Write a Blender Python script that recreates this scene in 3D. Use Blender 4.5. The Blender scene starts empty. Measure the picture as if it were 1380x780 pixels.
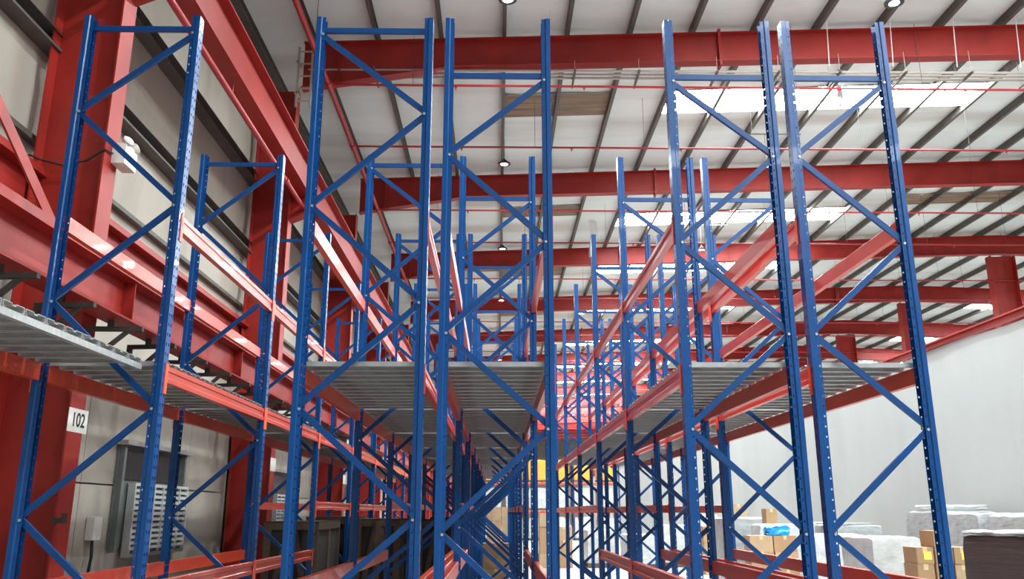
import bpy, math, random
from mathutils import Vector, Matrix
random.seed(7)
scene = bpy.context.scene
col = scene.collection
H = 1.65                      # camera height above the floor

# ------------------------------------------------------------------ camera
F, PITCH, YAW, ROLL = 1127.9, math.radians(14.875), math.radians(1.008), math.radians(-0.042)
cy, sy, cp, sp = math.cos(YAW), math.sin(YAW), math.cos(PITCH), math.sin(PITCH)
fw = Vector((sy*cp, cy*cp, sp)); rt = Vector((cy, -sy, 0)); up = rt.cross(fw)
r2 = rt*math.cos(ROLL) + up*math.sin(ROLL); u2 = up*math.cos(ROLL) - rt*math.sin(ROLL)
cd = bpy.data.cameras.new('camera'); cam = bpy.data.objects.new('camera', cd); col.objects.link(cam)
cam.matrix_world = Matrix(((r2.x, u2.x, -fw.x, 0), (r2.y, u2.y, -fw.y, 0), (r2.z, u2.z, -fw.z, H), (0, 0, 0, 1)))
cd.sensor_width = 36; cd.lens = F*36/1380; cd.clip_end = 400
scene.camera = cam

# ------------------------------------------------------------------ world, exposure
w = bpy.data.worlds.new('sky'); scene.world = w; w.use_nodes = True
bg = w.node_tree.nodes['Background']; bg.inputs[0].default_value = (.95, .97, 1, 1); bg.inputs[1].default_value = .32
vs = scene.view_settings; vs.view_transform = 'Standard'; vs.look = 'None'; vs.gamma = 1; vs.use_curve_mapping = False
vs.exposure = 0.74
SKYLIGHT = 38.0               # radiance of the daylit roof sheets
LAMP_W = 240.0                # watts of each high-bay lamp
LENS = 12.0

# ------------------------------------------------------------------ materials
def mat(name, c, rough=.6, metal=0, var=.12, scale=3.0, bump=0, bscale=40, spec=.5, emit=None, stretch=(1, 1, 1), coat=0):
    m = bpy.data.materials.new(name); m.use_nodes = True
    nt = m.node_tree; N = nt.nodes; L = nt.links; b = N['Principled BSDF']
    b.inputs['Roughness'].default_value = rough; b.inputs['Metallic'].default_value = metal
    b.inputs['Specular IOR Level'].default_value = spec; b.inputs['Coat Weight'].default_value = coat
    tc = N.new('ShaderNodeTexCoord'); mp = N.new('ShaderNodeMapping'); mp.inputs['Scale'].default_value = stretch
    L.new(tc.outputs['Object'], mp.inputs[0])
    n = N.new('ShaderNodeTexNoise'); n.inputs['Scale'].default_value = scale; n.inputs['Detail'].default_value = 6
    n.inputs['Roughness'].default_value = .65; L.new(mp.outputs[0], n.inputs[0])
    cr = N.new('ShaderNodeValToRGB'); L.new(n.outputs[0], cr.inputs[0])
    lo = [x*(1-var) for x in c]; hi = [min(1, x*(1+var)) for x in c]
    cr.color_ramp.elements[0].position = .3; cr.color_ramp.elements[1].position = .7
    cr.color_ramp.elements[0].color = (*lo, 1); cr.color_ramp.elements[1].color = (*hi, 1)
    L.new(cr.outputs[0], b.inputs['Base Color'])
    if bump:
        n2 = N.new('ShaderNodeTexNoise'); n2.inputs['Scale'].default_value = bscale; n2.inputs['Detail'].default_value = 3
        L.new(mp.outputs[0], n2.inputs[0])
        bp = N.new('ShaderNodeBump'); bp.inputs['Strength'].default_value = bump; bp.inputs['Distance'].default_value = .02
        L.new(n2.outputs[0], bp.inputs['Height']); L.new(bp.outputs[0], b.inputs['Normal'])
    if emit:
        b.inputs['Emission Color'].default_value = (*emit[0], 1); b.inputs['Emission Strength'].default_value = emit[1]
    return m
def stains(m, colour, amount, scale, thresh=.55, stretch=(1, 1, 1)):
    """blend soft-edged stains of another colour into a material's base colour"""
    nt = m.node_tree; N = nt.nodes; L = nt.links; b = N['Principled BSDF']
    src = b.inputs['Base Color'].links[0].from_socket
    tc = N.new('ShaderNodeTexCoord'); mp = N.new('ShaderNodeMapping'); mp.inputs['Scale'].default_value = stretch
    L.new(tc.outputs['Object'], mp.inputs[0])
    n = N.new('ShaderNodeTexNoise'); n.inputs['Scale'].default_value = scale; n.inputs['Detail'].default_value = 8; L.new(mp.outputs[0], n.inputs[0])
    r = N.new('ShaderNodeMapRange'); r.inputs['From Min'].default_value = thresh; r.inputs['From Max'].default_value = thresh+.15
    r.inputs['To Max'].default_value = amount; L.new(n.outputs[0], r.inputs[0])
    mx = N.new('ShaderNodeMix'); mx.data_type = 'RGBA'; L.new(r.outputs[0], mx.inputs[0]); L.new(src, mx.inputs[6])
    mx.inputs[7].default_value = (*colour, 1); L.new(mx.outputs[2], b.inputs['Base Color'])
    return m
M = {}
M['blue'] = mat('blue_paint', (.0015, .058, .215), .32, 0, .12, 6, .03, 60, spec=.35, coat=.08)
M['blue_brace'] = mat('blue_brace_paint', (.0015, .050, .19), .38, 0, .12, 6, spec=.35)
M['orange'] = mat('orange_beam_paint', (.58, .056, .022), .30, 0, .14, 5, .04, 30, stretch=(3, .4, 3), coat=.12)
M['conn'] = mat('connector_paint', (.78, .095, .025), .4, 0, .1, 8)
M['red'] = stains(mat('red_oxide_steel', (.32, .021, .015), .48, 0, .15, 1.2, .05, 18, spec=.36), (.20, .013, .011), .5, 1.3)
M['redpipe'] = mat('red_pipe_paint', (.38, .022, .026), .4, 0, .12, 3)
M['galv'] = stains(mat('galvanised_steel', (.44, .445, .435), .42, .45, .2, 9, .05, 40, stretch=(1, 4, 1)), (.27, .265, .255), .6, 3)
M['wall'] = stains(mat('beige_wall_sheet', (.40, .36, .305), .85, 0, .10, .7, .25, 1.6, stretch=(1, 1, .35)), (.27, .235, .19), .6, .8, .52, (1, 1, .3))
M['panel'] = mat('beige_wall_panel', (.39, .35, .295), .8, 0, .1, 2, .05, 6)
M['roof'] = stains(mat('roof_insulation', (.71, .765, .745), .85, 0, .07, .5, .35, 1.4, stretch=(.6, 1.6, 1)), (.46, .43, .38), .75, .5, .50, (.12, 1.0, 1))
M['purlin'] = mat('purlin_steel', (.105, .098, .085), .6, .2, .2, 4)
M['girt'] = mat('girt_steel', (.10, .092, .08), .65, .1, .2, 4)
M['brown_sheet'] = mat('aged_translucent_sheet', (.20, .130, .078), .6, 0, .5, 2, stretch=(.3, 5, 1))
M['skylight'] = mat('daylit_roof_sheet', (.9, .92, .95), .5, 0, .02, 1, emit=((.90, .98, 1.0), SKYLIGHT))
M['white_sheet'] = stains(mat('white_partition_sheet', (.385, .40, .39), .6, 0, .05, .5, .22, .9, stretch=(1, 1, .5)), (.335, .35, .34), .6, .6, .52, (1, 1, .25))
M['floor'] = stains(mat('concrete_floor', (.36, .35, .34), .55, 0, .15, 1.2, .05, 30), (.26, .25, .24), .5, .5)
M['conduit'] = mat('conduit_steel', (.46, .43, .38), .45, .3, .1, 3)
M['dark'] = mat('dark_bracket_steel', (.045, .036, .032), .65, .1, .25, 6)
M['black'] = mat('black_housing', (.012, .012, .013), .45)
M['lens'] = mat('lamp_lens', (.9, .92, .95), .4, emit=((.93, .97, 1), LENS))
M['plastic'] = mat('white_plastic', (.70, .68, .63), .45)
M['sign'] = mat('sign_plate', (.72, .69, .64), .5)
M['ink'] = mat('black_print', (.01, .01, .01), .7)
M['carton'] = stains(mat('cardboard', (.36, .225, .115), .8, 0, .1, 4), (.29, .175, .09), .5, 3)
M['carton2'] = mat('pale_cardboard', (.42, .29, .17), .8, 0, .1, 4)
M['tape'] = mat('parcel_tape', (.60, .46, .26), .3)
M['label'] = mat('yellow_label', (.80, .62, .10), .5)
M['paper'] = mat('white_label', (.78, .78, .76), .6)
M['wrapgrey'] = mat('grey_stretch_wrap', (.31, .325, .325), .28, 0, .25, 5, .45, 7, stretch=(1, 1, 2.5))
M['wrapwhite'] = mat('white_stretch_wrap', (.46, .47, .465), .3, 0, .2, 4, .5, 6, stretch=(1, 1, 2))
M['wrapblack'] = mat('black_stretch_wrap', (.055, .04, .038), .4, 0, .25, 4, .6, 9, stretch=(.4, .4, 7))
M['bluebag'] = mat('blue_plastic_bag', (.02, .30, .75), .3, 0, .2, 8, .6, 14)
M['timber'] = stains(mat('timber', (.10, .066, .043), .8, 0, .25, 3, .1, 20, stretch=(1, 1, 6)), (.08, .055, .04), .6, 3)
M['ply'] = mat('dark_ply', (.03, .024, .02), .8, 0, .25, 2)
M['orangebox'] = mat('orange_carton', (.80, .36, .05), .7)
M['mesh'] = mat('pale_grille', (.55, .57, .55), .5, .1)
M['louvre'] = mat('grey_louvre', (.17, .19, .185), .5, .2)
M['glass_dark'] = mat('dark_opening', (.03, .034, .034), .25)

# ------------------------------------------------------------------ mesh helpers
class MB:
    def __init__(self): self.v = []; self.f = []
    def add(self, vs, fs):
        o = len(self.v); self.v += [tuple(x) for x in vs]; self.f += [tuple(i+o for i in f) for f in fs]; return self
    def box(self, x0, x1, y0, y1, z0, z1):
        return self.add([(x0,y0,z0),(x1,y0,z0),(x1,y1,z0),(x0,y1,z0),(x0,y0,z1),(x1,y0,z1),(x1,y1,z1),(x0,y1,z1)],
                        [(0,3,2,1),(4,5,6,7),(0,1,5,4),(1,2,6,5),(2,3,7,6),(3,0,4,7)])
    def prism(self, prof, a, b, u, v):
        """closed profile [(p,q)...] swept straight from a to b; p along u, q along v"""
        a = Vector(a); b = Vector(b); u = Vector(u); v = Vector(v); n = len(prof)
        pts = [a+u*p+v*q for p, q in prof] + [b+u*p+v*q for p, q in prof]
        fs = [(i, (i+1) % n, n+(i+1) % n, n+i) for i in range(n)] + [tuple(range(n-1, -1, -1)), tuple(range(n, 2*n))]
        return self.add(pts, fs)
    def tube(self, pts, r, n=10, cap=True):
        pts = [Vector(p) for p in pts]; rings = []; ref = None
        for i, p in enumerate(pts):
            d = ((pts[min(i+1, len(pts)-1)]-p).normalized() + (p-pts[max(i-1, 0)]).normalized()).normalized()
            if ref is None: ref = Vector((0, 0, 1)) if abs(d.z) < .9 else Vector((1, 0, 0))
            s = d.cross(ref).normalized(); t = s.cross(d).normalized(); ref = t
            rr = r[i] if isinstance(r, (list, tuple)) else r
            rings.append([p + s*rr*math.cos(2*math.pi*k/n) + t*rr*math.sin(2*math.pi*k/n) for k in range(n)])
        vs = [q for ring in rings for q in ring]; fs = []
        for i in range(len(pts)-1):
            for k in range(n):
                a = i*n+k; b = i*n+(k+1) % n; fs.append((a, b, b+n, a+n))
        if cap: fs += [tuple(range(n-1, -1, -1)), tuple(range(len(vs)-n, len(vs)))]
        return self.add(vs, fs)
    def lathe(self, prof, n=24, c=(0, 0, 0)):
        """(radius, z) profile turned about the z axis"""
        vs = [(c[0]+r*math.cos(2*math.pi*k/n), c[1]+r*math.sin(2*math.pi*k/n), c[2]+z) for r, z in prof for k in range(n)]; fs = []
        for i in range(len(prof)-1):
            for k in range(n):
                a = i*n+k; b = i*n+(k+1) % n; fs.append((a, b, b+n, a+n))
        fs += [tuple(range(n-1, -1, -1)), tuple(range(len(vs)-n, len(vs)))]
        return self.add(vs, fs)
    def mesh(self, name, m, smooth=False):
        me = bpy.data.meshes.new(name); me.from_pydata(self.v, [], self.f)
        me.materials.append(M[m]); me.validate(); me.update()
        if smooth:
            me.polygons.foreach_set('use_smooth', [True]*len(me.polygons))
            me.set_sharp_from_angle(angle=math.radians(40))
        return me
def link(name, me, parent=None, loc=(0, 0, 0), rot=(0, 0, 0), scale=(1, 1, 1)):
    o = bpy.data.objects.new(name, me); col.objects.link(o); o.location = loc; o.rotation_euler = rot; o.scale = scale
    if parent: o.parent = parent
    return o
def tag(o, label, cat, group=None):
    o['label'] = label; o['category'] = cat
    if group: o['group'] = group
    return o
def thing(name, label, cat, loc=(0, 0, 0), rz=0, group=None):
    return tag(link(name, None, None, loc, (0, 0, rz)), label, cat, group)
def struct(o): o['kind'] = 'structure'; return o
def smooth_box(sx, sy, sz, bulge=.03, noise=.02, n=8, seed=0):
    """rounded, slightly lumpy box standing on z = 0"""
    rnd = random.Random(seed); mb = MB(); idx = {}; vs = []; fs = []
    def vid(i, j, k):
        if (i, j, k) in idx: return idx[(i, j, k)]
        x, y, z = [2*t/n-1 for t in (i, j, k)]
        e = sum(1 for t in (x, y, z) if abs(t) > .999)
        q = .94 if e == 3 else (.97 if e == 2 else 1)
        b = 1+bulge*(1-abs(z))*(1 if e == 1 else .5)
        p = Vector((x*q*b*sx/2, y*q*b*sy/2, (z*(q if z > 0 else 1)+1)*sz/2))
        if k > 0: p += Vector([rnd.uniform(-noise, noise) for _ in range(3)])
        idx[(i, j, k)] = len(vs); vs.append(p); return idx[(i, j, k)]
    for a in range(n):
        for b in range(n):
            fs += [(vid(a,b,n),vid(a+1,b,n),vid(a+1,b+1,n),vid(a,b+1,n)), (vid(a,b,0),vid(a,b+1,0),vid(a+1,b+1,0),vid(a+1,b,0)),
                   (vid(a,0,b),vid(a+1,0,b),vid(a+1,0,b+1),vid(a,0,b+1)), (vid(a,n,b),vid(a,n,b+1),vid(a+1,n,b+1),vid(a+1,n,b)),
                   (vid(0,a,b),vid(0,a,b+1),vid(0,a+1,b+1),vid(0,a+1,b)), (vid(n,a,b),vid(n,a+1,b),vid(n,a+1,b+1),vid(n,a,b+1))]
    return mb.add(vs, fs)

# ------------------------------------------------------------------ the building
BAY = 7.5; R1 = 15.9                       # rafter pitch, first rafter in view
NR = 15
COLX = -4.16                               # inner face of the left columns
RIDGE = 19.6
YA, YB = -14.0, 124.0
def ztop(x): return 9.73+H+.037*(x if x < RIDGE else 2*RIDGE-x)      # top of the rafters
def zroof(x): return ztop(x)+.215
FLOOR = struct(link('floor', MB().box(-5.3, 44, YA, YB, -.2, 0).mesh('floor', 'floor')))

# roof sheets, sagging a little between the purlins
PX = [.12+1.345*n for n in range(-3, 33)]
xs = [-5.2]
for a in PX: xs += [a-.45, a, a+.45]
xs.append(44.0)
mb = MB(); ys = [YA+(YB-YA)*i/92 for i in range(93)]; vs = []; fs = []
rn = random.Random(3)
for j, y in enumerate(ys):
    for i, x in enumerate(xs):
        sag = 0 if (i-2) % 3 == 0 else rn.uniform(.0, .045)
        vs.append((x, y, zroof(x)-sag))
n = len(xs)
for j in range(len(ys)-1):
    for i in range(n-1): fs.append((j*n+i, (j+1)*n+i, (j+1)*n+i+1, j*n+i+1))
m2 = len(vs)
vs += [(-5.2, YA, zroof(-5.2)+.15), (RIDGE, YA, zroof(RIDGE)+.15), (44, YA, zroof(44)+.15), (-5.2, YB, zroof(-5.2)+.15), (RIDGE, YB, zroof(RIDGE)+.15), (44, YB, zroof(44)+.15)]
fs += [(m2, m2+1, m2+4, m2+3), (m2+1, m2+2, m2+5, m2+4)]
CEIL = struct(link('ceiling', mb.add(vs, fs).mesh('ceiling', 'roof', True)))
cprof = [(-.04, -.1), (.04, -.1), (.04, -.075), (.034, -.075), (.034, -.092), (-.032, -.092), (-.032, .092), (.04, .092), (.04, .1), (-.04, .1)]
pm = MB().prism(cprof, (0, YA, 0), (0, YB, 0), (1, 0, 0), (0, 0, 1)).mesh('purlin', 'purlin')
for x in PX: link('purlin', pm, CEIL, (x, 0, ztop(x)+.103))
# daylit sheets and brown aged sheets, one between each pair of purlins
def sheet(name, x0, x1, y0, y1, m):
    """ribbed sheet, ribs running across the hall; its upper side is plain"""
    k = 16; xm = (x0+x1)/2; sl = .037 if xm < RIDGE else -.037; vs = []; fs = []
    for i in range(k+1):
        y = y0+(y1-y0)*i/k
        for x in (x0, x1): vs.append((x, y, zroof(xm)+sl*(x-xm)-.062+(.022 if i % 4 in (1, 2) else 0)))
    for i in range(k): fs.append((2*i, 2*i+2, 2*i+3, 2*i+1))
    t = len(vs); vs += [(p, q, r+.012) for p, q, r in vs]
    fs += [tuple(q+t for q in reversed(f)) for f in fs[:k]]
    fs += [(0, 1, 1+t, t), (2*k, 2*k+t, 2*k+1+t, 2*k+1)]
    me = MB().add(vs, fs).mesh(name, m); me.materials.append(M['roof'])
    for p in list(me.polygons)[k:]: p.material_index = 1
    link(name, me, CEIL)
sky_rows = [(-11.1, -9.9), (-3.6, -2.4), (3.9, 5.1), (11.4, 12.6), (18.65, 19.85), (27.5, 28.75), (33.9, 35.1), (41.5, 42.7), (50.2, 51.4), (58.5, 59.7), (66, 67.2), (74, 75.2), (82, 83.2), (90, 91.2), (98, 99.2), (107, 108.2)]
gaps = [(a+.045, b-.045) for a, b in zip(PX, PX[1:])]
for y0, y1 in sky_rows:
    for a, b in gaps:
        mid = (a+b)/2
        if 4.2 < mid < 12.3 or 24 < mid < 31: sheet('skylight_sheet', a, b, y0, y1, 'skylight')
        if 0 < mid < 3 and y0 != 27.5: sheet('aged_sheet', a, b, y0, y1, 'brown_sheet')
for y0, i0, i1 in ((26.4, 13.5, 17), (26.5, 0, 3), (33.2, -1.5, 3), (39.5, 13.5, 17)):
    for a, b in gaps:
        if i0 < (a+b)/2 < i1: sheet('aged_sheet', a, b, y0, y0+1, 'brown_sheet')

# left wall: insulated sheeting, girts, lower panelling
mb = MB(); vs = []; fs = []
zs = [0, 1.1, 2.2, 3.3, 4.4, 5.52, 6.1, 6.65, 7.4, 8.15, 8.9, 9.55, 10.2, 10.95, 11.7]; ny = 150; rn = random.Random(5)
for j in range(ny+1):
    y = YA+(YB-YA)*j/ny
    for k, z in enumerate(zs):
        soft = z > 5.6 and z not in (6.65, 8.15, 9.55, 10.95)
        vs.append((-5.06+(rn.uniform(.0, .05) if soft else 0), y, z))
n = len(zs)
for j in range(ny):
    for k in range(n-1): fs.append((j*n+k, (j+1)*n+k, (j+1)*n+k+1, j*n+k+1))
t = len(vs); vs += [(-5.3, YA, 0), (-5.3, YB, 0), (-5.3, YB, 11.9), (-5.3, YA, 11.9)]; fs.append((t, t+3, t+2, t+1))
WL = struct(link('wall_left', mb.add(vs, fs).mesh('wall_left', 'wall', True)))
gm = MB().prism([(0, -.1), (.2, -.1), (.2, -.07), (.195, -.07), (.195, -.094), (.006, -.094), (.006, .094), (.195, .094), (.195, .1), (0, .1)], (0, YA, 0), (0, YB, 0), (1, 0, 0), (0, 0, 1)).mesh('girt', 'girt')
for z in (6.68, 8.15, 9.58, 10.95): link('girt', gm, WL, (-5.05, 0, z))
gm2 = MB().box(0, .09, YA, YB, -.03, .03).mesh('girt_rail', 'girt')
link('girt_rail', gm2, WL, (-5.05, 0, 5.52))
# lower wall panels between the columns, joints left open
for i in range(-2, 14):
    y0 = R1+(i-1)*BAY+.22; y1 = y0+BAY-.44
    for k in range(4):
        for zz in ((.02, 1.98), (2.0, 3.45)):
            a = y0+(y1-y0)*k/4
            link('wall_panel', MB().box(-5.03, -4.995, a+.006, a+(y1-y0)/4-.006, zz[0], zz[1]).mesh('wall_panel', 'panel'), WL)
struct(link('wall_back', MB().box(-5.3, 44, YB, YB+.2, 0, 12.3).mesh('wall_back', 'panel')))
struct(link('wall_far_right', MB().box(44, 44.2, YA, YB, 0, 11.6).mesh('wall_far_right', 'wall')))

ORD = ['', 'first', 'second', 'third', 'fourth', 'fifth', 'sixth', 'seventh', 'eighth', 'ninth', 'tenth', 'eleventh', 'twelfth',
       'thirteenth', 'fourteenth', 'fifteenth', 'sixteenth', 'seventeenth', 'eighteenth', 'nineteenth', 'twentieth',
       'twenty-first', 'twenty-second', 'twenty-third', 'twenty-fourth']
# rafters
def rafter(i):
    y = R1+(i-1)*BAY
    if i == 0: lab = 'red steel rafter overhead, in front of the first rafter in view'
    elif i == 1: lab = 'nearest red steel rafter in view, with pale conduits slung beneath it'
    else: lab = 'red steel roof rafter, %s in view counting away from the camera' % ORD[i]
    t = thing('roof_rafter', lab, 'rafter', (0, y, 0), 0, 'roof rafters')
    def depth(x):
        d = .66+.005*min(x, 2*RIDGE-x)
        if x < -.9: d += .42*(-.9-x)/3.2
        return d
    X = [-4.1, -.9, 4.7, RIDGE, 34.5, 43.9]
    top = [(x, ztop(x)) for x in X]; bot = [(x, ztop(x)-depth(x)) for x in X]
    mb = MB()
    for k in range(len(X)-1):
        mb.prism([top[k], top[k+1], bot[k+1], bot[k]], (0, -.008, 0), (0, .008, 0), (1, 0, 0), (0, 0, 1))
    link('web', mb.mesh('web', 'red'), t)
    for nm, line, s in (('top_flange', top, 1), ('bottom_flange', bot, -1)):
        mb = MB()
        for k in range(len(X)-1):
            (xa, za), (xb, zb) = line[k], line[k+1]
            q = [(xa, za), (xb, zb), (xb, zb-s*.016), (xa, za-s*.016)]
            mb.prism(q, (0, -.125, 0), (0, .125, 0), (1, 0, 0), (0, 0, 1))
        link(nm, mb.mesh(nm, 'red'), t)
    for x in (4.7, 16.1):
        zt, d = ztop(x), depth(x)
        link('splice_plate', MB().box(x-.028, x+.028, -.135, .135, zt-d-.10, zt+.06).mesh('splice_plate', 'red'), t)
    zt, d = ztop(-3.35), depth(-3.35)
    link('stiffener', MB().box(-3.36, -3.34, -.12, .12, zt-d+.016, zt-.016).mesh('stiffener', 'red'), t)
for i in range(0, NR): rafter(i)

# left columns with crane corbels, and the interior columns on the ridge line
def i_column(i, x0, depth, fl, top, lab, group, corbel=False):
    y = R1+(i-1)*BAY
    t = thing('steel_column', lab, 'column', (x0, y, 0), 0, group)
    link('inner_flange', MB().box(-.018, 0, -fl/2, fl/2, 0, top).mesh('inner_flange', 'red'), t)
    link('outer_flange', MB().box(-depth, -depth+.018, -fl/2, fl/2, 0, top).mesh('outer_flange', 'red'), t)
    link('web', MB().box(-depth+.018, -.018, -.006, .006, 0, top).mesh('web', 'red'), t)
    if corbel:
        mb = MB().prism([(0, 7.78), (.5, 7.78), (.5, 7.48), (0, 7.26)], (0, -.006, 0), (0, .006, 0), (1, 0, 0), (0, 0, 1))
        mb.box(0, .5, -.12, .12, 7.76, 7.78)
        mb.prism([(0, 7.26), (.5, 7.48), (.5, 7.464), (0, 7.244)], (0, -.12, 0), (0, .12, 0), (1, 0, 0), (0, 0, 1))
        mb.box(.488, .5, -.12, .12, 7.48, 7.76)
        link('corbel', mb.mesh('corbel', 'red'), t)
    link('base_plate', MB().box(-depth-.05, .05, -fl/2-.05, fl/2+.05, 0, .03).mesh('base_plate', 'red'), t)
    return t
for i in range(0, NR):
    lab = ['red column by the left wall bearing the 102 plate', 'red column by the left wall with a cable ladder near its top', 'third red column along the left wall', 'fourth red column along the left wall'][i] if i < 4 else 'red column along the left wall, %s from the camera' % ORD[i+1]
    c = i_column(i, COLX, .74, .30, ztop(COLX)-1.1 if i else ztop(COLX)-.6, lab, 'columns along the left wall', True)
for i in range(2, NR):
    lab = {3: 'nearest red interior column seen above the white partition', 4: 'second red interior column seen above the white partition'}.get(i, 'red interior column beyond the white partition, %s in view from the camera' % ORD[i-2] if i > 4 else 'red interior column hidden beyond the right edge of the view')
    i_column(i, RIDGE+.45, .95, .4, ztop(RIDGE)-.85, lab, 'interior columns beyond the partition')

# crane runway beam high on the left columns
def girder(name, lab, x0, y0, y1, zb, zt, wf, tf, cat='girder', webx=None, stiff=None):
    t = thing(name, lab, cat, (x0, y0, 0))
    L = y1-y0
    link('top_flange', MB().box(-wf-.08, 0, 0, L, zt-tf, zt).mesh('top_flange', 'red'), t)
    link('bottom_flange', MB().box(-wf, -.02, 0, L, zb, zb+.02).mesh('bottom_flange', 'red'), t)
    link('web', MB().box(-wf/2-.02, -wf/2, 0, L, zb+.02, zt-tf).mesh('web', 'red'), t)
    if stiff:
        sm = MB().box(-wf/2, -.03, -.006, .006, zb+.02, zt-tf).mesh('stiffener', 'red')
        y = stiff[0]
        while y < y1: link('stiffener', sm, t, (0, y-y0, 0)); y += stiff[1]
    return t
girder('crane_runway_beam', 'red crane runway beam running high along the left wall columns', -3.74, 1.0, YB-1, 6.13+H, 6.88+H, .27, .03)
girder('wall_girder', 'deep red girder running behind the leftmost rack at mid height', -3.70, 1.0, YB-1, 1.87+H, 2.37+H, .30, .085, stiff=(8.4, 3.75))
t = thing('wall_channel', 'red channel bolted behind the columns above the deep girder', 'channel', (-4.92, 1.0, 0))
link('flange', MB().box(-.06, .12, 0, YB-2, 3.44+H, 3.52+H).mesh('flange', 'red'), t)
link('web', MB().box(-.05, -.02, 0, YB-2, 3.05+H, 3.44+H).mesh('web', 'red'), t)
# lacing between the two and one vertical brace
mb = MB()
def bar(mb, a, b, wd, th, v=(0, 0, 1)):
    a = Vector(a); b = Vector(b); d = (b-a).normalized(); u = d.cross(Vector(v)).normalized(); q = u.cross(d).normalized()
    return mb.prism([(-wd/2, -th/2), (wd/2, -th/2), (wd/2, th/2), (-wd/2, th/2)], a, b, u, q)
o = link('brace_bar', bar(MB(), (0, .20, -.13), (0, -2.6, 1.67), .12, .02, (1, 0, 0)).mesh('brace_bar', 'red'), None, (-4.0, 7.06, 2.58+H))
tag(o, 'red diagonal bracing bar rising from the deep girder at the left edge', 'brace')

# dark L brackets under the deep girder
mb = MB(); mb.box(0, .55, -.025, .025, -.045, 0); mb.box(0, .045, -.025, .025, -.40, -.045)
bar(mb, (.03, 0, -.38), (.42, 0, -.03), .04, .035, (0, 1, 0))
bk = mb.mesh('pipe_bracket', 'dark')
ypos = [6.35+.97*k for k in range(16)]
for k, y in enumerate(ypos):
    o = link('pipe_bracket', bk, None, (-4.12, y, 1.80+H), (0, 0, random.uniform(-.12, .12)))
    tag(o, 'dark steel L bracket under the deep red girder, %s from the camera' % ORD[k+1], 'bracket', 'brackets under the deep girder')
    link('hanger_plate', MB().box(.2, .26, -.012, .012, 0, .08).mesh('hanger_plate', 'dark'), o)

# ------------------------------------------------------------------ pipes, conduits
t = thing('fire_main_pipe', 'red fire main hung just below the crane runway beam', 'pipe', (-3.9, 2, 5.88+H))
link('pipe', MB().tube([(0, 0, 0), (0, 90, 0)], .045, 12).mesh('pipe', 'redpipe', True), t)
for k in range(14): link('coupling', MB().tube([(0, 6.35+6*k, 0), (0, 6.47+6*k, 0)], .062, 12).mesh('coupling', 'redpipe', True), t)
for k in range(22): link('hanger_rod', MB().tube([(0, 3.2+3*k, .03), (0, 3.2+3*k, .29)], .008, 6).mesh('hanger_rod', 'redpipe', True), t)
ZP = 8.62+H
t = thing('sprinkler_main', 'red sprinkler main running down the hall under the roof', 'pipe', (-.411*8.62, 6, ZP))
link('pipe', MB().tube([(0, 0, 0), (0, 100, 0)], .055, 12).mesh('pipe', 'redpipe', True), t)
branch_y = []
for k in range(12): branch_y += [15.85+BAY*k, 18.9+BAY*k]
for k, y in enumerate(branch_y):
    link('tee', MB().tube([(0, y-6-.1, 0), (0, y-6+.1, 0)], .075, 12).mesh('tee', 'redpipe', True), t)
for k in range(10): link('hanger_rod', MB().tube([(0, 8.5+BAY*k, .05), (0, 8.5+BAY*k, 1.1)], .007, 6).mesh('hanger_rod', 'purlin', True), t)
for k, y in enumerate(branch_y):
    lab = 'thin red sprinkler pipe crossing the hall, %s in view from the camera' % ORD[k+1]
    b = thing('sprinkler_branch', lab, 'pipe', (-.411*8.62, y, ZP), 0, 'sprinkler branch pipes')
    link('pipe', MB().tube([(.08, 0, 0), (46, 0, 0)], .026, 8).mesh('pipe', 'redpipe', True), b)
    if k < 8:
        for q in range(9):
            x = 1.75+q*2.69
            link('hanger_rod', MB().tube([(x, 0, .02), (x, 0, 1.1+.037*x)], .005, 5).mesh('hanger_rod', 'purlin', True), b)
            link('sprinkler_head', MB().lathe([(.012, 0), (.012, .05), (.03, .055), (.03, .07), (.01, .075), (.01, .1)], 8, (x+.9, 0, -.1)).mesh('sprinkler_head', 'redpipe', True), b)
for k in range(3):
    o = link('conduit', MB().tube([(-4.0, 0, 0), (RIDGE, 0, .1)], .03, 8).mesh('conduit', 'conduit', True), None, (0, 15.91+.15*k, 8.99+H))
    tag(o, 'pale steel conduit below the nearest rafter, %s of three' % ['nearest', 'middle', 'farthest'][k], 'conduit', 'conduits under the nearest rafter')
for k, x in enumerate([-2.6, -1.05, 1.6, 2.95, 4.6, 5.9, 7.2, 8.6, 10.0, 11.4, 12.8]):
    z = 8.93+H+.005*x
    o = thing('conduit_hanger', 'dark strut hanger carrying conduits below the nearest rafter, %s from the left' % ORD[k+1], 'hanger', (x, 15.7, z), 0, 'conduit hangers')
    link('strut', MB().box(-.02, .02, 0, .75, -.04, 0).mesh('strut', 'purlin'), o)
    zr = ztop(x)-.66-z
    for yy in (.06, .62): link('rod', MB().tube([(0, yy, 0), (0, yy, zr+.05)], .006, 5).mesh('rod', 'conduit', True), o)
for k, x in enumerate([PX[7]+.05, PX[8]+.05, PX[9]+.05, PX[10]+.05, PX[11]+.05]):
    o = link('drop_rod', MB().tube([(x, 15.45, ztop(x)), (x, 15.55, 8.98+H)], .009, 6).mesh('drop_rod', 'plastic', True))
    tag(o, 'thin white rod hanging in front of the nearest rafter, %s from the left' % ORD[k+1], 'rod', 'white drop rods')
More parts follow.
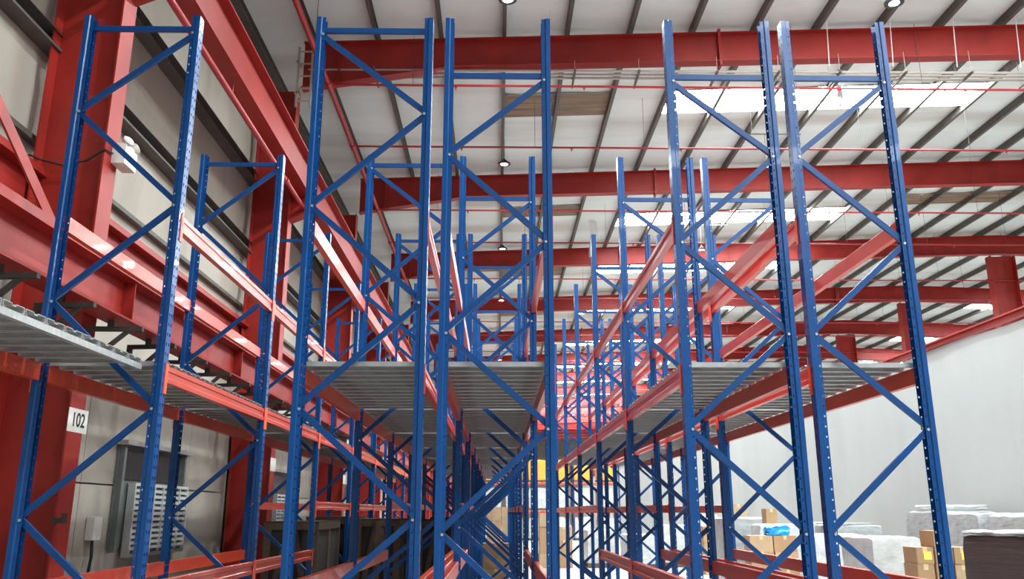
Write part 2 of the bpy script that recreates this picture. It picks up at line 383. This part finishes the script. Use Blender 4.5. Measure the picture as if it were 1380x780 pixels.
# cable ladder standing on column two and meeting the conduits
t = thing('cable_ladder', 'brown cable ladder rising beside the column under the nearest rafter', 'ladder', (-3.98, 15.55, 7.95+H))
for s in (-.14, .14): link('rail', MB().box(-.02+s, .02+s, -.02, .02, 0, 1.35).mesh('rail', 'conduit'), t)
link('bracket', MB().box(-.19, -.12, -.02, .21, .3, .34).box(-.19, -.12, -.02, .21, 1.0, 1.04).mesh('bracket', 'conduit'), t)
for k in range(5): link('rung', MB().box(-.12, .12, -.012, .012, .12+k*.28, .15+k*.28).mesh('rung', 'conduit'), t)

# high-bay lamps
lens_mesh = MB().lathe([(.0, .012), (.09, .012), (.09, .025), (0, .025)], 28).mesh('lens', 'lens', True)
mb = MB().lathe([(.088, .02), (.094, 0), (.172, 0), (.175, .03), (.12, .05), (.08, .06), (.075, .11), (.04, .12), (.02, .17)], 28)
house_mesh = mb.mesh('housing', 'black', True)
rod_mesh = {x: MB().tube([(0, 0, .16), (0, 0, ztop(x)-9.03-H-(.004 if x < 1 else .034))], .008, 6).mesh('rod', 'purlin', True) for x in (.16, 7.27)}
lamp_rows = ((.16, 'over the middle rack'), (7.27, 'right of the racks'))
for r, (x, where) in enumerate(lamp_rows):
    for k in range(-1, 11):
        y = 13.4+BAY*k
        lab = 'round black high-bay lamp %s, %s from the camera' % (where, ORD[k+1]) if k >= 0 else 'round high-bay lamp above the top edge of the view, %s' % where
        t = thing('high_bay_lamp', lab, 'lamp', (x, y, 9.03+H), 0, 'high-bay lamps')
        link('housing', house_mesh, t); link('lens', lens_mesh, t); link('rod', rod_mesh[x], t)
        if x > 1: link('mount_bar', MB().box(-.5, 1.0, -.02, .02, ztop(x)-9.03-H-.036, ztop(x)-9.03-H-.012).mesh('mount_bar', 'purlin'), t)
        ld = bpy.data.lights.new('lamp_light', 'AREA'); ld.shape = 'DISK'; ld.size = .17; ld.energy = LAMP_W; ld.color = (.90, .98, 1)
        lo = bpy.data.objects.new('lamp_light', ld); col.objects.link(lo); lo.parent = t; lo.location = (0, 0, .008)

# ------------------------------------------------------------------ right partition of white sheet hung on a red tube
PXW = 9.0; ZW = .3635*PXW+H
mb = MB(); vs = []; fs = []; ny = 260; nz = 12; rn = random.Random(9)
ph = [rn.uniform(0, 6.28) for _ in range(6)]
for j in range(ny+1):
    y = -6+(90+6)*j/ny
    for k in range(nz+1):
        t_ = k/nz; z = t_*(ZW-.03)
        wob = .02*math.sin(y*.9+ph[0]+t_*1.2)+.012*math.sin(y*2.3+ph[1]-t_*2)+.008*math.sin(y*5.1+ph[2]+3*t_)
        drop = .06*abs(math.sin(y*.62+ph[3]))**2*(t_**6)
        vs.append((PXW+wob*(1-t_*.6), y, z-drop))
n = nz+1
for j in range(ny):
    for k in range(nz): fs.append((j*n+k, (j+1)*n+k, (j+1)*n+k+1, j*n+k+1))
t = len(vs); vs += [(a+.03, b, c) for a, b, c in vs]; fs += [tuple(q+t for q in reversed(f)) for f in fs]
WR = struct(link('wall_right', mb.add(vs, fs).mesh('wall_right', 'white_sheet', True)))
t = thing('partition_rail', 'long red rail along the top of the white partition', 'rail', (PXW, 0, 0))
link('rail', MB().box(-.05, .07, -6, 90, ZW-.02, ZW+.10).mesh('rail', 'red'), t)
link('rail_lip', MB().box(-.09, -.05, -6, 90, ZW+.07, ZW+.10).mesh('rail_lip', 'red'), t)

# ------------------------------------------------------------------ pallet racks
Y1, P = 6.209, 2.8
HT = 3.977+H
PITCHH = .075
def post_mesh():
    """omega post, front face towards +x, slots through the front and round the sides"""
    mb = MB(); nrow = int(HT/PITCHH)
    def strip(o, du, W, holes, hh):
        # o: corner at z = 0, du: unit direction across, holes: [(a, b)], hh: hole height
        o = Vector(o); du = Vector(du); us = [0]
        for a, b in holes: us += [a, b]
        us.append(W)
        for r in range(nrow+1):
            z0 = r*PITCHH; z1 = min(HT, z0+PITCHH); zm = z0+hh
            if r == nrow or zm >= z1:
                mb.add([o+Vector((0,0,z0)), o+du*W+Vector((0,0,z0)), o+du*W+Vector((0,0,z1)), o+Vector((0,0,z1))], [(0,1,2,3)]); continue
            for i in range(0, len(us), 2):
                a, b = us[i], us[i+1]
                mb.add([o+du*a+Vector((0,0,z0)), o+du*b+Vector((0,0,z0)), o+du*b+Vector((0,0,zm)), o+du*a+Vector((0,0,zm))], [(0,1,2,3)])
            mb.add([o+Vector((0,0,zm)), o+du*W+Vector((0,0,zm)), o+du*W+Vector((0,0,z1)), o+Vector((0,0,z1))], [(0,1,2,3)])
    strip((.036, -.045, 0), (0, 1, 0), .09, [(.016, .030), (.060, .074)], .024)
    for s in (-1, 1):
        mb.add([(.036, .045*s, 0), (0, .045*s, 0), (0, .045*s, HT), (.036, .045*s, HT)], [(0, 1, 2, 3)])
        strip((-.007, .034*s, 0), (-1, 0, 0), .029, [(.010, .020)], .013)
        prof = [(0, .045*s), (-.007, .034*s)]
        for (xa, ya), (xb, yb) in zip(prof, prof[1:]):
            mb.add([(xa, ya, 0), (xb, yb, 0), (xb, yb, HT), (xa, ya, HT)], [(0, 1, 2, 3)])
    return mb.mesh('post', 'blue')
POST = post_mesh()
FOOT = MB().box(-.06, .07, -.075, .075, 0, .008).mesh('base_plate', 'blue_brace')
BOLT = MB().lathe([(.0, 0), (.011, 0), (.011, .008), (0, .008)], 6).mesh('bolt', 'galv')
brace_cache = {}
def brace_mesh(L, name):
    k = (round(L, 3), name)
    if k not in brace_cache:
        pr = [(-.022, -.014), (.022, -.014), (.022, .014), (.018, .014), (.018, -.010), (-.018, -.010), (-.018, .014), (-.022, .014)]
        brace_cache[k] = MB().prism(pr, (0, 0, 0), (L, 0, 0), (0, 0, 1), (0, 1, 0)).mesh(name, 'blue_brace')
    return brace_cache[k]
def beam_mesh(L, h):
    k = ('beam', round(L, 3), h)
    if k not in brace_cache:
        # step beam: pairs of shallow grooves along the outer (+x) face
        w = .025
        pr = [(-w, -h), (w, -h), (w, -h*.72), (w-.007, -h*.66), (w-.007, -h*.36), (w, -h*.30), (w, -.004), (w-.004, 0), (-w+.004, 0), (-w, -.004)]
        brace_cache[k] = MB().prism(pr, (0, -L/2, 0), (0, L/2, 0), (1, 0, 0), (0, 0, 1)).mesh('load_beam', 'orange')
    return brace_cache[k]
CONN = MB().box(.0, .006, 0, .049, -.215, .012).box(-.05, .0, 0, .006, -.215, .012).mesh('beam_connector', 'conn')
deck_cache = {}
def deck_mesh(W, wd):
    k = round(W, 3)
    if k not in deck_cache:
        a = wd/2-.008; t = .0035; d = .0365
        outer = [(-a, -d), (-a, 0), (-.022, 0), (-.016, -.012), (.016, -.012), (.022, 0), (a, 0), (a, -d)]
        inner = [(a-.02, -d), (a-.02, -d+t), (a-t, -d+t), (a-t, -t), (.024, -t), (.018, -.012-t), (-.018, -.012-t), (-.024, -t), (-a+t, -t), (-a+t, -d+t), (-a+.02, -d+t), (-a+.02, -d)]
        deck_cache[k] = MB().prism(outer+inner, (-W/2, 0, 0), (W/2, 0, 0), (0, 1, 0), (0, 0, 1)).mesh('deck_panel', 'galv')
    return deck_cache[k]
N1 = [3.84, 3.125, 2.33, 1.555, .75, -.035, -.80, -1.50]
N2 = [3.435, 2.77, 2.045, 1.32, .605, -.135, -.85, -1.50]
def rack(label, xl, xr, frames, first, typ, start_right, midz, k0=0):
    """frames: number of upright frames; k0 = -1 adds one bay on the camera's side"""
    xc = (xl+xr)/2
    t = thing('pallet_rack', label, 'rack', (xc, Y1, 0), 0, 'pallet rack rows')
    hw = (xr-xl)/2
    nodes = N1 if typ == 1 else N2
    ztopb = nodes[0]+.03
    for k in range(k0, frames):
        y = k*P
        for s in (-1, 1):
            p = link('post', POST, t, (s*hw, y, 0), (0, 0, 0 if s > 0 else math.pi))
            link('base_plate', FOOT, p)
        Lh = 2*hw-.05
        link('horizontal_brace', brace_mesh(Lh, 'horizontal_brace'), t, (-Lh/2, y, ztopb+H))
        link('horizontal_brace', brace_mesh(Lh, 'horizontal_brace'), t, (-Lh/2, y, .13))
        s = 1 if start_right else -1
        for a, b in zip(nodes, nodes[1:]):
            x0 = s*(hw-.012); x1 = -x0; dz = b-a; dz += .03
            za = a+H-.02; L = math.hypot(x1-x0, dz); ang = math.atan2(dz, x1-x0)
            link('diagonal_brace', brace_mesh(L, 'diagonal_brace'), t, (x0, y-.002*s, za), (0, -ang, 0))
            if k < 2: link('bolt', BOLT, t, (x0*.985, y-.034, za), (math.pi/2, 0, 0))
            s = -s
    Lb = P-.09
    for k in range(k0, frames-1):
        levels = [(2.245, .125), (1.062, .125)]
        levels.append((-.485, .125) if k < 2 else (midz, .105))
        if k < 0: levels = [(1.062, .125)]
        for zt, h in levels:
            for s in (-1, 1):
                if k < 0 and s > 0: continue
                b = link('load_beam', beam_mesh(Lb, h), t, (s*(hw+.008), (k+.5)*P, zt+H), (0, 0, 0 if s > 0 else math.pi))
                link('beam_connector', CONN, b, (.0285, -P/2, 0))
                link('beam_connector', CONN, b, (.0285, P/2, 0), (0, 0, 0), (1, -1, 1))
        wd = (P-.10)/12
        W = 2*hw+.02 if k >= 0 else 2*hw-.10
        dm = deck_mesh(W, wd)
        for q in range(12):
            link('deck_panel', dm, t, (0 if k >= 0 else -.075, k*P+.05+wd*(q+.5), 1.062+H+.0365), (0, 0, random.uniform(-.002, .002)))
        if k < 0: link('support_angle', MB().box(hw-.17, hw-.13, k*P+.02, k*P+P-.02, 1.02+H, 1.0615+H).mesh('support_angle', 'galv'), t)
    return t
X = {'AL': -3.38, 'AR': -2.506, 'BL': -1.471, 'BR': -.58, 'CL': -.406, 'CR': .39, 'DL': 1.416, 'DR': 2.223, 'EL': 2.397, 'ER': 3.195}
rack('blue and orange pallet rack row beside the left wall', X['AL'], X['AR'], 9, 0, 1, True, .14, -1)
rack('pallet rack row second from the left wall, with dim grey decking', X['BL'], X['BR'], 9, 0, 1, False, .14)
rack('middle pallet rack row, left of the open aisle', X['CL'], X['CR'], 9, 0, 2, True, .10)
rack('pallet rack row just right of the open aisle', X['DL'], X['DR'], 6, 0, 2, False, .09)
rack('rightmost pallet rack row facing the white partition', X['EL'], X['ER'], 6, 0, 2, True, .09)

# ------------------------------------------------------------------ wall fittings on the left
# number plate
t = thing('number_plate', 'white plate with the black number 102 on the first red column', 'sign', (COLX+.001, R1-BAY, .875+H))
link('plate', MB().box(0, .004, -.17, .22, -.115, .115).mesh('plate', 'sign'), t)
fc = bpy.data.curves.new('digits', 'FONT'); fc.body = '102'; fc.size = .19; fc.align_x = 'CENTER'; fc.align_y = 'CENTER'; fc.extrude = .001; fc.offset = .0035
fo = bpy.data.objects.new('digits_source', fc); col.objects.link(fo)
bpy.context.view_layer.update()
me = bpy.data.meshes.new_from_object(fo.evaluated_get(bpy.context.evaluated_depsgraph_get())); bpy.data.objects.remove(fo)
me.materials.clear(); me.materials.append(M['ink'])
link('digits', me, t, (.0055, .03, 0), (math.pi/2, 0, math.pi/2), (.95, 1.0, 1))
for i, what in ((1, 'second'), (2, 'third')):
    o = link('blank_plate', MB().box(0, .004, -.17, .2, -.12, .12).mesh('blank_plate', 'sign'), None, (COLX+.001, R1+(i-1)*BAY, .85+H))
    tag(o, 'pale plate fixed to the %s red column along the left wall' % what, 'sign', 'column plates')
# emergency light
t = thing('emergency_light', 'white twin-head emergency light on the first red column', 'light', (COLX+.076, R1-BAY+.14, 3.62+H))
link('body', smooth_box(.15, .30, .24, 0, 0, 4).mesh('body', 'plastic', True), t)
for s in (-1, 1):
    h = link('lamp_head', MB().lathe([(.02, 0), (.035, .01), (.06, .06), (.062, .08), (.05, .085)], 14).mesh('lamp_head', 'plastic', True), t, (.02, s*.075, .235), (.0, 1.0, s*.5))
    link('lens', MB().lathe([(0, 0), (.048, 0), (.048, .004), (0, .004)], 14).mesh('lens', 'mesh', True), h, (0, 0, .086))
pts = [(COLX+.02, R1-BAY-.02, 3.72+H), (COLX+.012, R1-BAY-.165, 3.70+H), (COLX-.03, R1-BAY-.165, 3.68+H), (COLX-.2, R1-BAY-.10, 3.60+H), (COLX-.45, R1-BAY-.08, 3.55+H), (COLX-.68, R1-BAY-.12, 3.60+H), (COLX-.765, R1-BAY-.165, 3.63+H), (COLX-.86, R1-BAY-.165, 3.63+H)]
tag(link('cable', MB().tube(pts, .011, 6).mesh('cable', 'black', True)), 'black cable looping from the emergency light across the column', 'cable')
# vent units in the lower wall
def vent(y, label):
    t = thing('wall_vent', label, 'vent', (-4.99, y, .95))
    link('back_panel', MB().box(0, .03, 0, 2.3, .25, 1.6).mesh('back_panel', 'louvre'), t)
    link('hood', MB().box(0, .16, -.05, 2.4, 1.56, 1.62).mesh('hood', 'galv'), t)
    link('opening', MB().box(.03, .05, .12, 2.15, 1.12, 1.5).mesh('opening', 'glass_dark'), t)
    for yy in (.02, 2.22): link('jamb', MB().box(.03, .10, yy, yy+.07, .2, 1.56).mesh('jamb', 'louvre'), t)
    g = link('grille_frame', MB().box(.05, .15, .35, .39, .12, 1.08).box(.05, .15, 2.3, 2.34, .12, 1.08).box(.05, .15, .39, 2.3, 1.04, 1.08).box(.05, .15, .39, 2.3, .12, .16).mesh('grille_frame', 'mesh'), t)
    link('grille_core', MB().box(.06, .11, .39, 2.3, .16, 1.04).mesh('grille_core', 'louvre'), t)
    for k in range(5): link('grille_bar', MB().box(.12, .15, .70+k*.32, .735+k*.32, .16, 1.04).mesh('grille_bar', 'mesh'), g)
    for k in range(11): link('grille_slat', MB().box(.12, .142, .39, 2.3, .21+k*.075, .25+k*.075).mesh('grille_slat', 'mesh'), g)
vent(11.25, 'grey wall vent with pale grille right of the 102 column')
vent(18.75, 'grey wall vent with pale grille in the second wall bay')
vent(26.25, 'grey wall vent with pale grille in the third wall bay')
t = thing('switch_box', 'small beige switch box with drooping cable on the lower left wall', 'switch', (-4.99, 10.75, 1.32))
link('box', smooth_box(.10, .22, .28, 0, 0, 3).mesh('box', 'plastic', True), t, (.05, 0, 0))
link('cord', MB().tube([(.05, 0, .02), (.07, -.02, -.2), (.06, -.05, -.5), (.05, -.04, -1.2)], .018, 6).mesh('cord', 'black', True), t)
for k, z in enumerate((.62, .98, 1.55)):
    o = link('column_clip', MB().box(0, .12, -.17, -.11, 0, .05).box(.09, .12, -.17, -.11, .05, .09).mesh('column_clip', 'dark'), None, (COLX-.02, R1-BAY-.02, z))
    tag(o, '%s small dark steel clip on the column bearing 102' % ['lowest', 'middle', 'highest'][k], 'clip', 'clips on the first column')

# ------------------------------------------------------------------ goods
def pallet(parent, sx, sy):
    mb = MB()
    for k in range(5):
        a = -sx/2+k*(sx-.1)/4; mb.box(a, a+.1, -sy/2, sy/2, .115, .135)
    for yy in (-sy/2, -.05, sy/2-.1): mb.box(-sx/2, sx/2, yy, yy+.1, .0, .115)
    return link('pallet', mb.mesh('pallet', 'timber'), parent)
def wrapped(label, x, y, sx, sy, h, m, rz=0, seed=1, group=None, cap=None):
    t = thing('wrapped_pallet', label, 'pallet load', (x, y, 0), rz, group)
    pallet(t, sx, sy)
    link('wrapped_load', smooth_box(sx, sy, h-.14, .012, .007, 9, seed).mesh('wrapped_load', m, True), t, (0, 0, .137))
    if cap:
        link('top_sheet', smooth_box(sx*1.0, sy*1.0, .05, 0, .012, 7, seed+5).mesh('top_sheet', cap, True), t, (0, 0, h-.02))
    return t
carton_cache = {}
def carton(label, x, y, z, sx, sy, sz, rz=0, m='carton', group=None, lab_m=None):
    t = thing('carton', label, 'box', (x, y, z), rz, group)
    mb = MB(); e = .006
    mb.prism([(-sx/2+e, -sy/2), (sx/2-e, -sy/2), (sx/2, -sy/2+e), (sx/2, sy/2-e), (sx/2-e, sy/2), (-sx/2+e, sy/2), (-sx/2, sy/2-e), (-sx/2, -sy/2+e)], (0, 0, 0), (0, 0, sz), (1, 0, 0), (0, 1, 0))
    link('body', mb.mesh('body', m), t)
    link('tape', MB().box(-.03, .03, -sy/2-.0015, sy/2+.0015, sz-.0005, sz+.0015).box(-.03, .03, -sy/2-.0015, -sy/2+.001, sz-.07, sz).mesh('tape', 'tape'), t)
    if lab_m: link('sticker', MB().box(-.02, .08, -sy/2-.002, -sy/2, sz*.25, sz*.75).mesh('sticker', lab_m), t)
    return t
wrapped('black-wrapped pallet load at the right edge of the view', 5.80, 9.2, 1.15, 1.05, 1.42, 'wrapblack', .32, 3, cap='wrapgrey')
for k, y in enumerate((12.9, 14.2, 15.5)):
    wrapped('grey plastic-wrapped pallet load against the white partition, %s from the camera' % ORD[k+1], 8.2, y, 1.15, 1.2, 1.60+.03*((k*7) % 3), 'wrapgrey', .03*((-1)**k), 20+k, 'grey loads along the partition')
tag(link('foam_slab', smooth_box(.9, .8, .09, 0, .01, 5, 4).mesh('foam_slab', 'wrapwhite', True), None, (8.2, 15.5, 1.675), (0, 0, .15)), 'flat grey slab lying on top of a grey wrapped load', 'slab')
wrapped('shrink-wrapped white pallet load left of the labelled cartons', 5.70, 12.9, .78, .9, 1.30, 'wrapwhite', .12, 41)
# carton stack with yellow labels in front of the grey loads
def stack(x, y, cols, sx, sy, sz, heights, label, group, m='carton', sticker=None, rz=0, z0=.0):
    for i in range(cols):
        for k in range(heights[i]):
            px, py = x+i*(sx+.02), y
            carton(label % (['left', 'middle', 'right', 'far right', 'rightmost'][i], ['bottom', 'second', 'third', 'fourth', 'fifth', 'sixth', 'seventh'][k]), px+random.uniform(-.008, .008), py+random.uniform(-.015, .015), z0+k*(sz+.002), sx, sy, sz, rz+random.uniform(-.012, .012), m if (i+k) % 3 else 'carton2', group, sticker if (i+k) % 2 or i == 1 else None)
stack(5.43, 11.2, 4, .22, .36, .20, [6, 7, 6, 5], 'tan carton in the labelled stack by the rightmost post, %s column, %s up', 'labelled cartons on the right', 'carton', 'label')
stack(6.75, 12.0, 2, .36, .40, .26, [4, 4], 'tan carton beside the black-wrapped load, %s column, %s up', 'cartons beside the black load', 'carton2', 'paper')
stack(5.05, 16.8, 2, .44, .42, .30, [4, 4], 'tan carton under the blue bag, %s column, %s up', 'cartons under the blue bag')
tag(link('plastic_bag', smooth_box(.40, .32, .17, .1, .025, 6, 8).mesh('plastic_bag', 'bluebag', True), None, (5.42, 16.8, 1.208)), 'crumpled bright blue plastic bag lying on the tan cartons', 'bag')
wrapped('white wrapped load right of the blue bag', 6.35, 16.4, .95, 1.0, 1.25, 'wrapwhite', -.1, 51)
wrapped('white wrapped load behind the second bay of the rightmost rack', 7.6, 20.2, 1.0, 1.0, 1.42, 'wrapwhite', .05, 52)
wrapped('grey wrapped load topped by a small tan carton', 5.6, 20.0, 1.0, 1.0, 1.52, 'wrapgrey', .0, 53)
carton('small tan carton sitting on a grey wrapped load', 5.5, 19.9, 1.535, .42, .36, .28, .2, 'carton2')
wrapped('low grey wrapped load behind the white load beside the blue bag', 7.55, 18.6, 1.1, 1.0, 1.38, 'wrapgrey', .04, 55)
tag(link('metal_sheet', MB().box(-.55, .55, -.3, .3, 0, .025).mesh('metal_sheet', 'galv'), None, (7.5, 18.5, 1.392), (0, 0, .2)), 'thin dark sheet lying on the low grey wrapped load', 'sheet')
wrapped('dirty white wrapped load behind the cartons with the blue bag', 5.95, 18.3, 1.0, .9, 1.4, 'wrapwhite', -.06, 56)
carton('small brown carton standing on a dirty white wrapped load', 5.75, 18.2, 1.41, .24, .24, .3, .1)
wrapped('white bale beside the far aisle, nearest of three', 3.2, 27.2, .9, .9, 1.12, 'wrapwhite', .05, 61, 'white bales by the far aisle')
wrapped('white bale beside the far aisle, middle of three', 4.3, 26.6, .9, .9, 1.0, 'wrapwhite', .1, 62, 'white bales by the far aisle')
wrapped('white bale beside the far aisle, farthest right of three', 5.5, 27.4, 1.0, .9, 1.25, 'wrapwhite', -.05, 63, 'white bales by the far aisle')
wrapped('white wrapped load far right beyond the racks', 7.2, 25.2, 1.1, 1.1, 1.5, 'wrapwhite', 0, 64)
wrapped('white wrapped load farthest along the partition', 7.4, 31.5, 1.1, 1.1, 1.55, 'wrapwhite', 0, 65)
stack(5.9, 24.0, 2, .5, .5, .42, [3, 2], 'tan carton beyond the right racks, %s column, %s up', 'cartons beyond the right racks')
stack(1.55, 27.0, 2, .5, .5, .40, [4, 3], 'tan carton in the far aisle stack, %s column, %s up', 'cartons in the far aisle')
stack(-.1, 30.0, 2, .48, .5, .45, [4, 4], 'tan carton beyond the middle rack, %s column, %s up', 'cartons beyond the middle rack', 'carton2')
stack(-.02, 18.8, 1, .55, .6, .5, [2], 'brown carton on the floor under the middle rack, %s column, %s up', 'cartons under the middle rack')

# timber crates under the left racks
def crate(label, x, y, sx, sy, h, rz=0):
    t = thing('timber_crate', label, 'crate', (x, y, 0), rz, 'timber crates among the left racks')
    link('panel', MB().box(-sx/2+.025, sx/2-.025, -sy/2+.025, sy/2-.025, .1, h-.02).mesh('panel', 'ply'), t)
    for yy in (-sy/2, 0, sy/2-.1): link('skid', MB().box(-sx/2, sx/2, yy, yy+.1, 0, .1).mesh('skid', 'timber'), t)
    for s in (-1, 1):
        yf = s*(sy/2-.0125)
        link('rail', MB().box(-sx/2, sx/2, yf-.0125, yf+.0125, h-.1, h).mesh('rail', 'timber'), t)
        link('rail', MB().box(-sx/2, sx/2, yf-.0125, yf+.0125, .1, .2).mesh('rail', 'timber'), t)
        for xx in (-sx/2, -.05, sx/2-.1): link('stile', MB().box(xx, xx+.1, yf-.0125, yf+.0125, .2, h-.1).mesh('stile', 'timber'), t)
        for a, b in ((-sx/2+.1, -.05), (sx/2-.1, .05)):
            link('cross_brace', bar(MB(), (a, yf, .22), (b, yf, h-.12), .08, .02, (0, 1, 0)).mesh('cross_brace', 'timber'), t)
    for s in (-1, 1):
        xf = s*(sx/2-.0125)
        link('side_rail', MB().box(xf-.0125, xf+.0125, -sy/2+.025, sy/2-.025, h-.1, h).mesh('side_rail', 'timber'), t)
        link('side_stile', MB().box(xf-.0125, xf+.0125, -.05, .05, .1, h-.1).mesh('side_stile', 'timber'), t)
    link('lid', MB().box(-sx/2, sx/2, -sy/2, sy/2, h, h+.018).mesh('lid', 'ply'), t)
crate('dark timber crate under the leftmost rack, nearest of three', -2.95, 13.4, .78, 1.7, 1.5)
crate('dark timber crate under the leftmost rack, middle of three', -2.95, 16.1, .78, 1.7, 1.55)
crate('dark timber crate under the leftmost rack, farthest of three', -2.95, 18.9, .78, 1.7, 1.5)
crate('braced timber crate under the second rack row, nearest of three', -1.03, 16.2, .76, 1.5, 1.5)
crate('braced timber crate under the second rack row, middle of three', -1.03, 19.0, .76, 1.5, 1.52)
crate('braced timber crate under the second rack row, farthest of three', -1.03, 21.8, .76, 1.5, 1.5)
for k, y in enumerate((15.3, 17.3, 19.3)):
    crate('timber crate in the narrow aisle left of the second rack, %s from the camera' % ORD[k+1], -1.98, y, .74, 1.6, 1.52-.03*k)
# a rack with orange and white loads far down the aisle
t = thing('pallet_rack', 'distant pallet rack standing across the end of the open aisle', 'rack', (-1.0, 52, 0))
for k in range(4):
    for yy in (0, .9): link('post', POST, t, (k*2.8, yy, 0), (0, 0, math.pi/2))
    link('horizontal_brace', brace_mesh(.85, 'horizontal_brace'), t, (k*2.8, .02, 5.2), (0, 0, math.pi/2))
    for q in range(6):
        a = Vector((k*2.8, .02 if q % 2 else .88, .3+.8*q)); b = Vector((k*2.8, .88 if q % 2 else .02, 1.1+.8*q))
        link('diagonal_brace', bar(MB(), a, b, .04, .025, (1, 0, 0)).mesh('diagonal_brace', 'blue_brace'), t)
for z in (1.7, 3.35):
    for k in range(3):
        for yy in (-.03, .93): link('load_beam', beam_mesh(2.71, .125), t, (k*2.8+1.4, yy, z), (0, 0, -math.pi/2))
        for q in range(3): link('deck_panel', MB().box(k*2.8+.1+q*.87, k*2.8+.9+q*.87, -.03, .93, z, z+.03).mesh('deck_panel', 'galv'), t)
cnt = 0
for z, m in ((.0, 'wrapwhite'), (1.73, 'wrapwhite'), (3.38, 'orangebox')):
    for k in range(6):
        cnt += 1
        kind = {'wrapwhite': 'white', 'orangebox': 'orange'}[m]
        where = {.0: 'on the floor under', 1.73: 'on the lower level of', 3.38: 'on the upper level of'}[z]
        q = thing('pallet_load', '%s pallet load %s the distant rack, %s from the left' % (kind, where, ORD[k+1]), 'pallet load', (-.3+k*1.38, 52.45, z), 0, '%s loads of the distant rack' % kind)
        pallet(q, 1.1, .9)
        link('load', smooth_box(1.1, .9, 1.2, .01, .01, 5, k).mesh('load', m, True), q, (0, 0, .137))

# torn flaps of roof insulation
def flap(label, x, y, L, wd):
    mb = MB(); vs = []; fs = []
    for i in range(9):
        q = i/8
        for u in (0, .5, 1): vs.append((x+wd*(u-.5)*(1-.35*q)+.05*math.sin(5*q), y+.10*math.sin(4*q+u)+.12*q, zroof(x)-.075-L*q-.04*math.sin(9*u+q)))
    for i in range(8):
        for k in range(2): fs.append((3*i+k, 3*i+k+1, 3*i+k+4, 3*i+k+3))
    t = len(vs); vs += [(a, b+.012, c) for a, b, c in vs]; fs += [tuple(z+t for z in reversed(f)) for f in fs]
    tag(link('insulation_flap', mb.add(vs, fs).mesh('insulation_flap', 'roof', True)), label, 'insulation', 'torn insulation flaps')
flap('long torn flap of insulation hanging behind the second rafter', 3.35, 28.0, 1.35, .30)
flap('small torn flap of insulation hanging in front of the nearest skylight', 8.4, 18.5, .62, .16)
